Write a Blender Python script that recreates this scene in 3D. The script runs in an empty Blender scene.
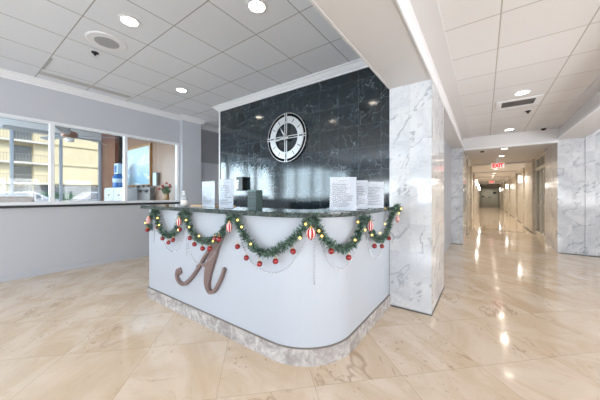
import bpy, bmesh, math, random
from mathutils import Vector, Matrix
random.seed(7)
SC = bpy.context.scene
COL = SC.collection
PI = math.pi
ORG = {}

def lin(c):
    return tuple(((v/255)/12.92 if v/255 <= 0.04045 else ((v/255+0.055)/1.055)**2.4) for v in c) + (1,)

# ---------------------------------------------------------------- materials
MATS = {}
def mat(name, rgb, rough=0.5, metal=0.0, emit=0.0, ecol=None, bump=0.0, bscale=60, coat=0.0, vary=0.0, vscale=3.0, spec=0.5):
    if name in MATS: return MATS[name]
    m = bpy.data.materials.new(name); m.use_nodes = True
    nt = m.node_tree; b = nt.nodes['Principled BSDF']
    b.inputs['Base Color'].default_value = lin(rgb)
    b.inputs['Roughness'].default_value = rough
    b.inputs['Metallic'].default_value = metal
    b.inputs['Coat Weight'].default_value = coat
    b.inputs['Specular IOR Level'].default_value = spec
    if emit:
        b.inputs['Emission Color'].default_value = lin(ecol or rgb)
        b.inputs['Emission Strength'].default_value = emit
    tc = nt.nodes.new('ShaderNodeNewGeometry')
    n = nt.nodes.new('ShaderNodeTexNoise'); n.inputs['Scale'].default_value = vscale; n.inputs['Detail'].default_value = 5
    nt.links.new(tc.outputs['Position'], n.inputs['Vector'])
    if vary:
        mx = nt.nodes.new('ShaderNodeMix'); mx.data_type = 'RGBA'
        mx.inputs[6].default_value = lin(tuple(max(0, v*(1-vary)) for v in rgb))
        mx.inputs[7].default_value = lin(tuple(min(255, v*(1+vary)) for v in rgb))
        nt.links.new(n.outputs['Fac'], mx.inputs[0]); nt.links.new(mx.outputs[2], b.inputs['Base Color'])
    if bump:
        n2 = nt.nodes.new('ShaderNodeTexNoise'); n2.inputs['Scale'].default_value = bscale; n2.inputs['Detail'].default_value = 4
        nt.links.new(tc.outputs['Position'], n2.inputs['Vector'])
        bp = nt.nodes.new('ShaderNodeBump'); bp.inputs['Strength'].default_value = bump; bp.inputs['Distance'].default_value = 0.01
        nt.links.new(n2.outputs['Fac'], bp.inputs['Height']); nt.links.new(bp.outputs['Normal'], b.inputs['Normal'])
    MATS[name] = m
    return m

class N:
    """small node expression helper"""
    def __init__(s, m): s.nt = m.node_tree; s.L = s.nt.links
    def new(s, t, **k):
        n = s.nt.nodes.new(t)
        for a, v in k.items(): setattr(n, a, v)
        return n
    def put(s, sock, v):
        if hasattr(v, 'links') or isinstance(v, bpy.types.NodeSocket): s.L.new(v, sock)
        else: sock.default_value = v
    def m(s, op, a, b=0.0, c=0.0):
        n = s.new('ShaderNodeMath', operation=op)
        s.put(n.inputs[0], a); s.put(n.inputs[1], b); s.put(n.inputs[2], c)
        return n.outputs[0]
    def xyz(s, a, b, c):
        n = s.new('ShaderNodeCombineXYZ'); s.put(n.inputs[0], a); s.put(n.inputs[1], b); s.put(n.inputs[2], c); return n.outputs[0]
    def noise(s, vec, scale, detail=4, dist=0.0, rough=0.5):
        n = s.new('ShaderNodeTexNoise'); s.put(n.inputs['Vector'], vec)
        n.inputs['Scale'].default_value = scale; n.inputs['Detail'].default_value = detail
        n.inputs['Distortion'].default_value = dist; n.inputs['Roughness'].default_value = rough
        return n.outputs['Fac']
    def ramp(s, v, lo, hi, a=0.0, b=1.0):
        n = s.new('ShaderNodeMapRange'); n.interpolation_type = 'SMOOTHSTEP'
        s.put(n.inputs[0], v); n.inputs[1].default_value = lo; n.inputs[2].default_value = hi
        n.inputs[3].default_value = a; n.inputs[4].default_value = b
        return n.outputs[0]
    def mix(s, f, a, b):
        n = s.new('ShaderNodeMix', data_type='RGBA'); s.put(n.inputs[0], f)
        s.put(n.inputs[6], a); s.put(n.inputs[7], b); return n.outputs[2]
    def pos(s):
        g = s.new('ShaderNodeNewGeometry'); x = s.new('ShaderNodeSeparateXYZ')
        s.L.new(g.outputs['Position'], x.inputs[0]); return g.outputs['Position'], x.outputs[0], x.outputs[1], x.outputs[2]
    def tile(s, a, b, sa, sb, oa, ob, w):
        """returns joint mask (1 on the joint), cell id a, cell id b, random per cell"""
        ta = s.m('DIVIDE', s.m('SUBTRACT', a, oa), sa); tb = s.m('DIVIDE', s.m('SUBTRACT', b, ob), sb)
        ia = s.m('FLOOR', ta); ib = s.m('FLOOR', tb)
        fa = s.m('FRACT', ta); fb = s.m('FRACT', tb)
        da = s.m('MULTIPLY', s.m('MINIMUM', fa, s.m('SUBTRACT', 1.0, fa)), sa)
        db = s.m('MULTIPLY', s.m('MINIMUM', fb, s.m('SUBTRACT', 1.0, fb)), sb)
        j = s.m('LESS_THAN', s.m('MINIMUM', da, db), w)
        wn = s.new('ShaderNodeTexWhiteNoise'); s.put(wn.inputs['Vector'], s.xyz(ia, ib, 3.7))
        return j, ia, ib, wn.outputs['Value'], wn.outputs['Color']
    def add(s, a, b):
        n = s.new('ShaderNodeVectorMath', operation='ADD'); s.put(n.inputs[0], a); s.put(n.inputs[1], b); return n.outputs[0]
    def scale(s, a, k):
        n = s.new('ShaderNodeVectorMath', operation='SCALE'); s.put(n.inputs[0], a); n.inputs['Scale'].default_value = k; return n.outputs[0]
    def vein(s, vec, sc, width, dist=1.5, detail=3):
        v = s.noise(vec, sc, detail, dist, 0.55)
        return s.ramp(s.m('ABSOLUTE', s.m('SUBTRACT', v, 0.5)), 0.0, width, 1.0, 0.0)

def newmat(name):
    m = bpy.data.materials.new(name); m.use_nodes = True
    return m, N(m), m.node_tree.nodes['Principled BSDF']

def mat_floor():
    m, n, b = newmat('polished travertine floor tiles')
    P, x, y, z = n.pos()
    p = n.m('MULTIPLY', n.m('ADD', x, y), 0.70711); q = n.m('MULTIPLY', n.m('SUBTRACT', y, x), 0.70711)
    j, ia, ib, r, rc = n.tile(p, q, 0.622, 0.645, 0.367, 1.643, 0.0022)
    v = n.add(n.xyz(p, n.m('MULTIPLY', q, 0.6), r), n.scale(rc, 9.0))
    big = n.noise(v, 2.2, 6, 1.2, 0.6)
    fine = n.noise(v, 14, 6, 0.6, 0.7)
    c = n.mix(n.ramp(big, 0.34, 0.66), lin((203, 180, 153)), lin((222, 206, 188)))
    c = n.mix(n.m('MULTIPLY', r, 0.5), c, lin((208, 186, 160)))
    c = n.mix(n.m('MULTIPLY', n.ramp(fine, 0.56, 0.72), 0.35), c, lin((186, 152, 118)))
    vv = n.m('MULTIPLY', n.vein(v, 1.5, 0.014, 0.9, 6), n.ramp(n.noise(v, 1.3, 2), 0.5, 0.64))
    c = n.mix(n.m('MULTIPLY', vv, 0.55), c, lin((156, 126, 100)))
    pit = n.m('MULTIPLY', n.ramp(n.noise(v, 38, 3, 0.5), 0.62, 0.69), n.ramp(n.noise(v, 2.1, 2), 0.54, 0.62))
    c = n.mix(n.m('MULTIPLY', pit, 0.55), c, lin((150, 118, 92)))
    c = n.mix(n.m('MULTIPLY', j, 0.45), c, lin((150, 128, 106)))
    n.L.new(c, b.inputs['Base Color'])
    rr = n.m('ADD', n.m('MULTIPLY', fine, 0.10), 0.06)
    n.L.new(rr, b.inputs['Roughness'])
    b.inputs['Specular IOR Level'].default_value = 0.55
    b.inputs['Coat Weight'].default_value = 0.25; b.inputs['Coat Roughness'].default_value = 0.04
    return m

def mat_white_marble(name, warm=False, tile=0.305, os=0.0):
    m, n, b = newmat(name)
    P, x, y, z = n.pos()
    s = n.m('ADD', x, y)
    j, ia, ib, r, rc = n.tile(s, z, tile, tile, os, 0.023, 0.0012)
    v = n.add(P, n.scale(rc, 7.0))
    cloud = n.noise(v, 2.5, 5, 1.0)
    base = (214, 216, 219) if not warm else (214, 208, 198)
    dark = (196, 199, 205) if not warm else (192, 184, 170)
    c = n.mix(n.ramp(cloud, 0.35, 0.65), lin(dark), lin(base))
    msk = n.ramp(n.noise(v, 1.7, 2), 0.36, 0.52)
    vd = n.add(n.xyz(n.m('MULTIPLY', n.m('SUBTRACT', s, z), 1.9), n.m('MULTIPLY', n.m('ADD', s, z), 0.75), n.m('SUBTRACT', x, y)), n.scale(rc, 7.0))
    v1 = n.m('MULTIPLY', n.vein(vd, 1.1, 0.020, 0.35, 5), msk)
    v2 = n.m('MULTIPLY', n.vein(vd, 2.6, 0.014, 0.3, 4), 0.4)
    c = n.mix(n.m('MULTIPLY', v1, 0.62), c, lin((128, 133, 144) if not warm else (150, 138, 120)))
    c = n.mix(v2, c, lin((158, 162, 172) if not warm else (170, 156, 136)))
    c = n.mix(n.m('MULTIPLY', j, 0.35), c, lin((160, 162, 166)))
    n.L.new(c, b.inputs['Base Color'])
    b.inputs['Roughness'].default_value = 0.28 if warm else 0.09
    return m

def mat_dark_marble():
    m, n, b = newmat('black green marble tiles')
    P, x, y, z = n.pos()
    j, ia, ib, r, rc = n.tile(x, z, 0.3075, 0.307, -1.085, 2.206, 0.0014)
    v = n.add(P, n.scale(rc, 11.0))
    c = n.mix(n.ramp(n.noise(v, 4, 6, 1.5), 0.35, 0.7), lin((10, 20, 25)), lin((28, 46, 55)))
    c = n.mix(n.m('MULTIPLY', r, 0.35), c, lin((30, 40, 46)))
    def crack(sc, w):
        q = n.new('ShaderNodeTexVoronoi', feature='DISTANCE_TO_EDGE'); q.inputs['Scale'].default_value = sc
        dn = n.new('ShaderNodeTexNoise'); dn.inputs['Scale'].default_value = 6; dn.inputs['Detail'].default_value = 5; n.L.new(v, dn.inputs['Vector'])
        n.L.new(n.add(v, n.scale(dn.outputs['Color'], 0.28)), q.inputs['Vector'])
        return n.ramp(q.outputs['Distance'], 0.0, w, 1.0, 0.0)
    a = n.m('MULTIPLY', crack(4.5, 0.022), n.ramp(n.noise(v, 3.5, 3), 0.44, 0.62))
    a2 = n.m('MULTIPLY', crack(11.0, 0.030), n.ramp(n.noise(v, 5, 3), 0.46, 0.62))
    c = n.mix(n.m('MULTIPLY', a, 0.42), c, lin((160, 170, 175)))
    c = n.mix(n.m('MULTIPLY', a2, 0.40), c, lin((120, 132, 138)))
    c = n.mix(n.m('MULTIPLY', j, 0.7), c, lin((100, 112, 118)))
    n.L.new(c, b.inputs['Base Color'])
    b.inputs['Roughness'].default_value = 0.09
    b.inputs['Specular IOR Level'].default_value = 0.85
    return m

def mat_ceiling(name, rgb, sx, sy, ox, oy, joint):
    m, n, b = newmat(name)
    P, x, y, z = n.pos()
    j, ia, ib, r, rc = n.tile(x, y, sx, sy, ox, oy, 0.0052)
    fis = n.noise(P, 70, 4, 0.8)
    c = n.mix(n.m('MULTIPLY', r, 0.6), lin(rgb), lin(tuple(v*0.965 for v in rgb)))
    c = n.mix(n.m('MULTIPLY', n.ramp(fis, 0.62, 0.72), 0.25), c, lin(tuple(v*0.8 for v in rgb)))
    c = n.mix(n.m('MULTIPLY', j, 0.9), c, lin(joint))
    n.L.new(c, b.inputs['Base Color'])
    bp = n.new('ShaderNodeBump'); bp.inputs['Strength'].default_value = 0.25; bp.inputs['Distance'].default_value = 0.006
    n.L.new(n.m('SUBTRACT', fis, n.m('MULTIPLY', j, 1.0)), bp.inputs['Height']); n.L.new(bp.outputs['Normal'], b.inputs['Normal'])
    b.inputs['Roughness'].default_value = 0.85
    return m

def mat_granite():
    m, n, b = newmat('dark green granite counter')
    P, x, y, z = n.pos()
    f = n.noise(P, 55, 5, 0.5, 0.7); g = n.noise(P, 9, 4, 1.5)
    c = n.mix(n.ramp(f, 0.38, 0.66), lin((26, 36, 36)), lin((92, 104, 100)))
    c = n.mix(n.m('MULTIPLY', n.ramp(g, 0.5, 0.65), 0.5), c, lin((64, 62, 52)))
    n.L.new(c, b.inputs['Base Color']); b.inputs['Roughness'].default_value = 0.06
    return m

def mat_plinth():
    m, n, b = newmat('grey veined stone plinth')
    P, x, y, z = n.pos()
    j, ia, ib, r, rc = n.tile(n.m('SUBTRACT', x, y), z, 0.305, 9, 0.1, -1, 0.0012)
    v = n.add(P, n.scale(rc, 5))
    c = n.mix(n.ramp(n.noise(v, 6, 6, 1.2, 0.65), 0.35, 0.65), lin((158, 152, 150)), lin((206, 202, 200)))
    c = n.mix(n.m('MULTIPLY', n.vein(v, 5, 0.02, 1.5, 5), 0.5), c, lin((130, 122, 120)))
    c = n.mix(n.m('MULTIPLY', j, 0.4), c, lin((130, 125, 122)))
    n.L.new(c, b.inputs['Base Color']); b.inputs['Roughness'].default_value = 0.25
    return m

def mat_glass(name='window glass', tint=(248, 250, 250), gl=0.06):
    m = bpy.data.materials.new(name); m.use_nodes = True
    nt = m.node_tree; nt.nodes.remove(nt.nodes['Principled BSDF'])
    n = N(m); out = nt.nodes['Material Output']
    t = n.new('ShaderNodeBsdfTransparent'); t.inputs[0].default_value = lin(tint)
    g = n.new('ShaderNodeBsdfGlossy'); g.inputs['Roughness'].default_value = 0.02
    lw = n.new('ShaderNodeLayerWeight'); lw.inputs['Blend'].default_value = 0.5
    fr = n.m('ADD', n.m('MULTIPLY', n.m('POWER', lw.outputs['Facing'], 5.0), 0.6), gl*.5)
    mx = n.new('ShaderNodeMixShader'); n.L.new(fr, mx.inputs[0]); n.L.new(t.outputs[0], mx.inputs[1]); n.L.new(g.outputs[0], mx.inputs[2])
    n.L.new(mx.outputs[0], out.inputs['Surface'])
    return m

def mat_wood(name, a, c2, sc=6, rough=0.35, axis='z'):
    m, n, b = newmat(name)
    P, x, y, z = n.pos()
    v = n.xyz(n.m('MULTIPLY', x, 6.0), n.m('MULTIPLY', y, 6.0), n.m('MULTIPLY', z, 0.6)) if axis == 'z' else n.xyz(x, n.m('MULTIPLY', y, 1.0), n.m('MULTIPLY', z, 8.0))
    f = n.noise(v, sc, 5, 1.2, 0.6)
    c = n.mix(n.ramp(f, 0.3, 0.7), lin(a), lin(c2))
    n.L.new(c, b.inputs['Base Color']); b.inputs['Roughness'].default_value = rough
    return m

def mat_art():
    m, n, b = newmat('abstract pale blue canvas')
    P, x, y, z = n.pos()
    w = n.noise(n.xyz(n.m('MULTIPLY', x, 0.7), 0.0, n.m('MULTIPLY', z, 1.4)), 1.6, 5, 2.0)
    h = n.m('ADD', z, n.m('MULTIPLY', w, 0.5))
    c = n.mix(n.ramp(h, 1.75, 2.5), lin((140, 180, 202)), lin((196, 214, 232)))
    c = n.mix(n.ramp(w, 0.52, 0.66), c, lin((236, 242, 246)))
    c = n.mix(n.ramp(h, 1.95, 2.02, 0.0, 0.0), c, lin((70, 120, 140)))
    n.L.new(c, b.inputs['Base Color']); b.inputs['Roughness'].default_value = 0.3
    return m

def mat_stripes():
    m, n, b = newmat('red and white striped ornament')
    tc = n.new('ShaderNodeTexCoord'); s = n.new('ShaderNodeSeparateXYZ'); n.L.new(tc.outputs['Object'], s.inputs[0])
    a = n.m('ARCTAN2', s.outputs[1], s.outputs[0])
    k = n.m('GREATER_THAN', n.m('SINE', n.m('MULTIPLY', a, 7.0)), -0.15)
    n.L.new(n.mix(k, lin((225, 215, 212)), lin((186, 32, 40))), b.inputs['Base Color'])
    b.inputs['Roughness'].default_value = 0.25
    return m

M = dict(
    floor=mat_floor(), marble=mat_white_marble('white marble tiles with grey veins', os=2.30),
    warm=mat_white_marble('cream corridor marble', warm=True), dark=mat_dark_marble(),
    ceilL=mat_ceiling('white lobby ceiling tiles', (232, 236, 242), 0.5985, 0.614, -1.475, 0.816, (150, 150, 148)),
    ceilR=mat_ceiling('cream ceiling tiles', (230, 228, 227), 0.613, 0.603, 0.107, 2.593, (178, 170, 160)),
    paint=mat('grey wall paint', (186, 189, 196), 0.6, bump=0.03, bscale=150),
    paint2=mat('darker grey panel paint', (150, 152, 156), 0.6),
    plaster=mat('cream plaster', (220, 218, 218), 0.6, bump=0.03, bscale=120),
    white=mat('white satin trim paint', (232, 233, 236), 0.4),
    frame=mat('white window frame', (226, 229, 233), 0.35),
    ledge=mat('black granite ledge', (20, 22, 26), 0.45),
    body=mat('glossy white counter laminate', (184, 190, 200), 0.22, vary=0.01, vscale=1),
    granite=mat_granite(), plinth=mat_plinth(), glass=mat_glass(),
    bronze=mat('brushed bronze letter', (132, 112, 108), 0.42, metal=0.35),
    silver=mat('brushed silver', (216, 218, 220), 0.3, metal=0.6),
    chrome=mat('chrome', (225, 226, 228), 0.12, metal=1.0),
    black=mat('black satin', (20, 21, 23), 0.35), tick=mat('black clock marks', (30, 30, 32), 0.5),
    dkgreen=mat('dark green enamel', (38, 62, 60), 0.35),
    paper=mat('white paper', (206, 208, 214), 0.6), ink=mat('grey print', (150, 150, 158), 0.7),
    acrylic=mat_glass('clear acrylic', (248, 250, 252), .015),
    red=mat('glossy red bauble', (140, 12, 22), 0.18, coat=0.5), goldcap=mat('gold cap', (200, 160, 90), 0.3, metal=0.9),
    stripes=mat_stripes(),
    needle=mat('dark green fir needles', (50, 74, 62), 0.6, vary=0.35, vscale=40),
    needle2=mat('frosted green fir needles', (112, 136, 124), 0.6, vary=0.3, vscale=40),
    bead=mat('silver pearl beads', (196, 196, 202), 0.22, metal=0.8),
    bulb=mat('warm fairy bulb', (255, 215, 110), 0.4, emit=2.5, ecol=(255, 205, 90)),
    lamp=mat('lit lamp lens', (255, 250, 240), 0.4, emit=9.0, ecol=(255, 244, 226)),
    sconce=mat('lit white sconce glass', (255, 252, 246), 0.4, emit=7.0, ecol=(255, 248, 238)),
    exitw=mat('lit exit sign face', (236, 220, 215), 0.4, emit=0.25, ecol=(255, 240, 235)),
    exitr=mat('lit red exit letters', (200, 10, 12), 0.4, emit=0.7, ecol=(225, 12, 10)),
    woodwall=mat_wood('tan wood wall panelling', (124, 92, 72), (148, 114, 92)),
    woodred=mat_wood('reddish brown wood panel', (112, 68, 52), (136, 88, 70)),
    wooddark=mat_wood('dark walnut', (60, 32, 24), (92, 54, 40), axis='x', rough=.6),
    goldwood=mat_wood('gold wood picture frame', (150, 108, 62), (186, 140, 86)),
    bamboo=mat_wood('light bamboo', (206, 166, 118), (224, 190, 146), axis='x'),
    art=mat_art(), cabinet=mat('pale grey cabinet', (196, 200, 208), 0.4), greycab=mat('grey cabinet laminate', (122, 118, 116), 0.45),
    blue=mat('blue plastic', (40, 104, 176), 0.3), bluew=mat('pale blue plastic', (186, 212, 234), 0.3),
    gold=mat('gold ceramic', (176, 144, 78), 0.3, metal=0.3), leafg=mat('green leaves', (84, 108, 62), 0.6), petal=mat('red petals', (170, 34, 36), 0.6),
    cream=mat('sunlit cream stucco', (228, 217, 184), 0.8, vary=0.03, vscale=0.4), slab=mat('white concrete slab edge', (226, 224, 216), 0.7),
    dglass=mat('grey balcony glass', (112, 118, 124), 0.15), rail=mat('grey balcony railing', (150, 152, 150), 0.5),
    asphalt=mat('asphalt', (120, 120, 118), 0.9), hedge=mat('hedge leaves', (70, 104, 82), 0.8, vary=0.3, vscale=6),
    carp=mat('silver car paint', (206, 212, 222), 0.2, metal=0.3, coat=0.6), tyre=mat('rubber', (26, 26, 28), 0.8),
    greydoor=mat('grey metal door', (132, 132, 124), 0.45), aluminium=mat('aluminium window post', (176, 184, 196), 0.4),
    fanwood=mat('bronze fan motor', (150, 112, 96), 0.35, metal=0.3), fanblade=mat('grey fan blade', (150, 154, 160), 0.4),
    grille=mat('grey speaker grille', (168, 170, 172), 0.6), vent=mat('dark vent gap', (56, 54, 52), 0.7),
    vase=mat('amber glass', (160, 120, 60), 0.2), label=mat('bottle label', (236, 232, 226), 0.5),
    liquid=mat('clear sanitiser bottle', (160, 168, 174), 0.12),
)

# ---------------------------------------------------------------- mesh builder
class MB:
    def __init__(s): s.bm = bmesh.new()
    def box(s, x0, x1, y0, y1, z0, z1, bev=0.0, rot=0.0):
        r = bmesh.ops.create_cube(s.bm, size=1.0)
        vs = r['verts']
        bmesh.ops.scale(s.bm, vec=(x1-x0, y1-y0, z1-z0), verts=vs)
        if rot: bmesh.ops.rotate(s.bm, cent=(0, 0, 0), matrix=Matrix.Rotation(rot, 3, 'Z'), verts=vs)
        bmesh.ops.translate(s.bm, vec=((x0+x1)/2, (y0+y1)/2, (z0+z1)/2), verts=vs)
        if bev:
            es = list({e for v in vs for e in v.link_edges})
            bmesh.ops.bevel(s.bm, geom=es, offset=bev, segments=2, affect='EDGES', profile=0.5)
        return s
    def prism(s, pts, z0, z1):
        a = [s.bm.verts.new((p[0], p[1], z0)) for p in pts]; b = [s.bm.verts.new((p[0], p[1], z1)) for p in pts]
        n = len(pts)
        s.bm.faces.new(a[::-1]); s.bm.faces.new(b)
        for i in range(n): s.bm.faces.new((a[i], a[(i+1) % n], b[(i+1) % n], b[i]))
        return s
    def ribbon(s, outer, inner, z0, z1):
        n = len(outer)
        V = [[s.bm.verts.new((p[0], p[1], z)) for p in P] for P in (outer, inner) for z in (z0, z1)]
        o0, o1, i0, i1 = V
        for k in range(n-1):
            s.bm.faces.new((o0[k], o0[k+1], o1[k+1], o1[k])); s.bm.faces.new((i0[k+1], i0[k], i1[k], i1[k+1]))
            s.bm.faces.new((o1[k], o1[k+1], i1[k+1], i1[k])); s.bm.faces.new((o0[k+1], o0[k], i0[k], i0[k+1]))
        s.bm.faces.new((o0[0], o1[0], i1[0], i0[0])); s.bm.faces.new((o0[-1], i0[-1], i1[-1], o1[-1]))
        return s
    def quadstrip(s, rows):
        V = [[s.bm.verts.new(p) for p in r] for r in rows]
        for a, b in zip(V, V[1:]):
            for k in range(len(a)-1): s.bm.faces.new((a[k], a[k+1], b[k+1], b[k]))
        return s
    def tube(s, pts, r, seg=8, cap=True):
        pts = [Vector(p) for p in pts]; rings = []
        rr = r if isinstance(r, (list, tuple)) else [r]*len(pts)
        up = Vector((0, 0, 1))
        for i, p in enumerate(pts):
            t = (pts[min(i+1, len(pts)-1)] - pts[max(i-1, 0)]).normalized()
            a = t.cross(up)
            if a.length < 0.05: a = t.cross(Vector((1, 0, 0)))
            a.normalize(); b = t.cross(a)
            rings.append([s.bm.verts.new(p + (a*math.cos(2*PI*k/seg) + b*math.sin(2*PI*k/seg))*rr[i]) for k in range(seg)])
        for A, B in zip(rings, rings[1:]):
            for k in range(seg): s.bm.faces.new((A[k], A[(k+1) % seg], B[(k+1) % seg], B[k]))
        if cap: s.bm.faces.new(rings[0][::-1]); s.bm.faces.new(rings[-1])
        return s
    def lathe(s, prof, c, seg=20, axis='z'):
        def P(r, h, a):
            if axis == 'z': return (c[0]+r*math.cos(a), c[1]+r*math.sin(a), c[2]+h)
            if axis == 'y': return (c[0]+r*math.cos(a), c[1]+h, c[2]+r*math.sin(a))
            return (c[0]+h, c[1]+r*math.cos(a), c[2]+r*math.sin(a))
        rings = [[s.bm.verts.new(P(max(r, 1e-4), h, 2*PI*k/seg)) for k in range(seg)] for r, h in prof]
        for A, B in zip(rings, rings[1:]):
            for k in range(seg): s.bm.faces.new((A[k], A[(k+1) % seg], B[(k+1) % seg], B[k]))
        s.bm.faces.new(rings[0][::-1]); s.bm.faces.new(rings[-1])
        return s
    def ball(s, c, r, sub=2, sc=(1, 1, 1)):
        g = bmesh.ops.create_icosphere(s.bm, subdivisions=sub, radius=r)
        bmesh.ops.scale(s.bm, vec=sc, verts=g['verts']); bmesh.ops.translate(s.bm, vec=c, verts=g['verts'])
        return s
    def profile(s, prof, path):
        """sweep an (out, up) profile along straight path segments given as [(x, y, nx, ny)]"""
        rows = [[(x+nx*o, y+ny*o, z) for o, z in prof] for x, y, nx, ny in path]
        return s.quadstrip(rows)
    def build(s, name, m, parent=None, smooth=False, kind=None, label=None, cat=None, group=None, origin=None):
        me = bpy.data.meshes.new(name)
        bmesh.ops.recalc_face_normals(s.bm, faces=s.bm.faces)
        if parent is not None: o3 = ORG[parent.name]
        elif origin is not None: o3 = Vector(origin)
        elif kind == 'structure': o3 = Vector((0, 0, 0))
        else:
            xs = [v.co for v in s.bm.verts]
            o3 = Vector(((min(v.x for v in xs)+max(v.x for v in xs))/2, (min(v.y for v in xs)+max(v.y for v in xs))/2, min(v.z for v in xs)))
        bmesh.ops.translate(s.bm, vec=-o3, verts=s.bm.verts)
        s.bm.to_mesh(me); s.bm.free()
        if smooth:
            for f in me.polygons: f.use_smooth = True
        o = bpy.data.objects.new(name, me); COL.objects.link(o)
        for q in (m if isinstance(m, (list, tuple)) else [m]): me.materials.append(q)
        if parent is not None: o.parent = parent
        else: o.location = o3
        ORG[o.name] = o3.copy()
        tag(o, label, cat, group, kind)
        return o

def tag(o, label=None, cat=None, group=None, kind=None):
    if label: o['label'] = label
    if cat: o['category'] = cat
    if group: o['group'] = group
    if kind: o['kind'] = kind
    return o
def thing(name, loc, label, cat, group=None, kind=None):
    o = bpy.data.objects.new(name, None); COL.objects.link(o); o.location = loc; o.empty_display_size = 0.1
    ORG[o.name] = Vector(loc)
    return tag(o, label, cat, group, kind)
def struct(name, mb, m, **k): return mb.build(name, m, kind='structure', **k)
def dup(root, loc, label=None, group=None, rot=None):
    r = root.copy(); COL.objects.link(r); r.location = loc; ORG[r.name] = Vector(loc)
    if rot is not None: r.rotation_euler = rot
    if label: r['label'] = label
    if group: r['group'] = group
    for ch in list(root.children):
        c = ch.copy(); COL.objects.link(c); c.parent = r
        for g in list(ch.children):
            d = g.copy(); COL.objects.link(d); d.parent = c
    return r

XL, XR, YB, YF = -5.65, 4.2, -6.0, 7.8
ZL, ZR, ZS = 3.05, 2.70, 2.46

# ================================================================ setting
struct('floor', MB().box(-10.75, XR+.15, YB-.15, 34.2, -0.12, 0.0), M['floor'])
struct('ceiling', MB().box(-6.6, -0.86, YB, 8.6, ZL, ZL+.1), M['ceilL'])
struct('ceiling_right', MB().box(-0.45, XR, YB, YF, ZR, ZR+.1), M['ceilR'])
struct('ceiling_corridor', MB().box(-0.9, 1.7, 7.95, 34.1, ZS, ZS+.1), M['plaster'])
struct('trim_13', MB().box(-0.45, -0.285, YB, 7.7, ZR-.008, ZR-.0005), M['plaster'])
struct('trim_14', MB().box(1.13, 1.29, YB, 7.7, ZR-.008, ZR-.0005), M['plaster'])
# beam between the two ceilings
struct('trim_1', MB().box(-0.862, -0.45, YB, 7.76, ZS, ZL+.1), M['plaster'])
b = MB().box(-0.882, -0.8625, YB, 2.95, ZS-.004, ZS+.045)
struct('trim_2', b, M['plaster'])
b = MB().profile([(0, ZS-.006), (.012, ZS-.006), (.03, ZS+.012), (.022, ZS+.03), (.034, ZS+.04), (.034, ZS+.05), (0, ZS+.062)],
                 [(-0.4495, YB, 1, 0), (-0.4495, 7.7, 1, 0)])
struct('trim_3', b, M['white'])
# threshold beam at the corridor
struct('trim_4', MB().box(-0.4495, 1.289, 7.70, 7.95, 2.39, ZR), M['plaster'])
struct('trim_5', MB().box(-0.415, 1.289, 7.665, 7.70, 2.385, 2.425), M['white'])
# soffit on the right
struct('trim_6', MB().box(1.29, 1.70, YB, 7.79, ZS, ZR), M['plaster'])
struct('trim_7', MB().box(1.262, 1.29, YB, 7.664, ZS-.004, ZS+.035), M['white'])

# crown mouldings (cove, bottom 2.965, top 3.05)
CR = [(0, 2.955), (.018, 2.955), (.022, 2.972), (.045, 2.985), (.072, 3.012), (.085, 3.028), (.105, 3.032), (.105, 3.049)]
struct('trim_8', MB().profile(CR, [(XL, YB, 1, 0), (XL, 3.15, 1, 0)]), M['white'])
struct('trim_9', MB().profile(CR, [(XL+.12, 3.15, 1, -1), (XL+.12, 3.62, 1, 1), (-5.87, 3.62, 0, 1)]), M['white'])
struct('trim_10', MB().profile(CR, [(-0.863, 3.3, 0, -1), (-4.40, 3.3, -1, -1), (-4.40, 8.0, -1, 0)]), M['white'])
struct('trim_11', MB().profile(CR, [(-5.87, 3.62, 1, 0), (-5.87, 8.0, 1, 0)]), M['white'])

# left wall with the window band
sill, head = 1.10, 2.44
mull = [-5.6, -4.2, -3.155, -2.11, -1.065, -.02, 1.025, 2.07, 3.115]
struct('wall_left', MB().box(XL-.12, XL, YB, 3.15, 0, sill-.0365).box(XL-.12, XL, YB, 3.15, head, ZL)
       .box(XL-.12, XL, 3.14, 3.15, sill-.02, head).box(XL-.12, XL, YB, -5.6, sill-.02, head), M['paint'])
struct('wall_left_column', MB().box(XL-.12, XL+.12, 3.15, 3.62, 0, ZL), M['paint'])
struct('wall_left_recess', MB().box(-5.99, -5.87, 3.3, 8.0, 0, ZL), M['paint'])
struct('trim_12', MB().box(-5.868, -5.855, 3.66, 7.0, 2.10, 2.93), M['paint2'])
struct('baseboard_left', MB().box(XL, XL+.014, YB, 3.15, 0, 0.085, bev=.004), M['paint'])
w = thing('window_1', (XL, 0, sill), None, None, kind='structure')
for i, y in enumerate(mull):
    wd = .028
    MB().box(XL-.075, XL+.008, y-wd, y+wd, sill+.045, head, bev=.004).build('window_frame', M['frame'], w)
MB().box(XL-.08, XL+.010, -5.6, 3.14, sill, sill+.05, bev=.004).box(XL-.08, XL+.010, -5.6, 3.14, head-.045, head, bev=.004).build('window_frame', M['frame'], w)
for a, c in zip(mull, mull[1:]):
    MB().box(XL-.045, XL-.039, a+.029, c-.029, sill+.051, head-.046).build('pane', M['glass'], w)
struct('window_sill_left', MB().box(XL-.34, XL+.035, YB, 3.145, sill-.036, sill, bev=.004), M['ledge'])

# dark feature wall block
struct('wall_feature', MB().box(-4.372, -0.8635, 3.3, 3.42, 0, ZL), M['dark'])
struct('wall_feature_side', MB().box(-4.40, -4.373, 3.285, 8.0, 0, ZL), M['white'])
struct('wall_back_office', MB().box(-4.372, -0.87, 3.42, 3.5, 0, ZL), M['paint'])
struct('wall_far_left', MB().box(-5.99, -0.87, 8.0, 8.1, 0, ZL), M['paint'])
# pillars
p = struct('wall_pillar_front', MB().box(-0.876, -0.447, 2.96, 3.975, 0, ZS-.001), M['marble'])
struct('wall_between_pillars', MB().box(-0.86, -0.70, 3.976, 7.70, 0, ZS-.001), M['paint'])
struct('wall_pillar_rear', MB().box(-0.862, -0.442, 7.701, 8.95, 0, 2.459), M['marble'])
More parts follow.
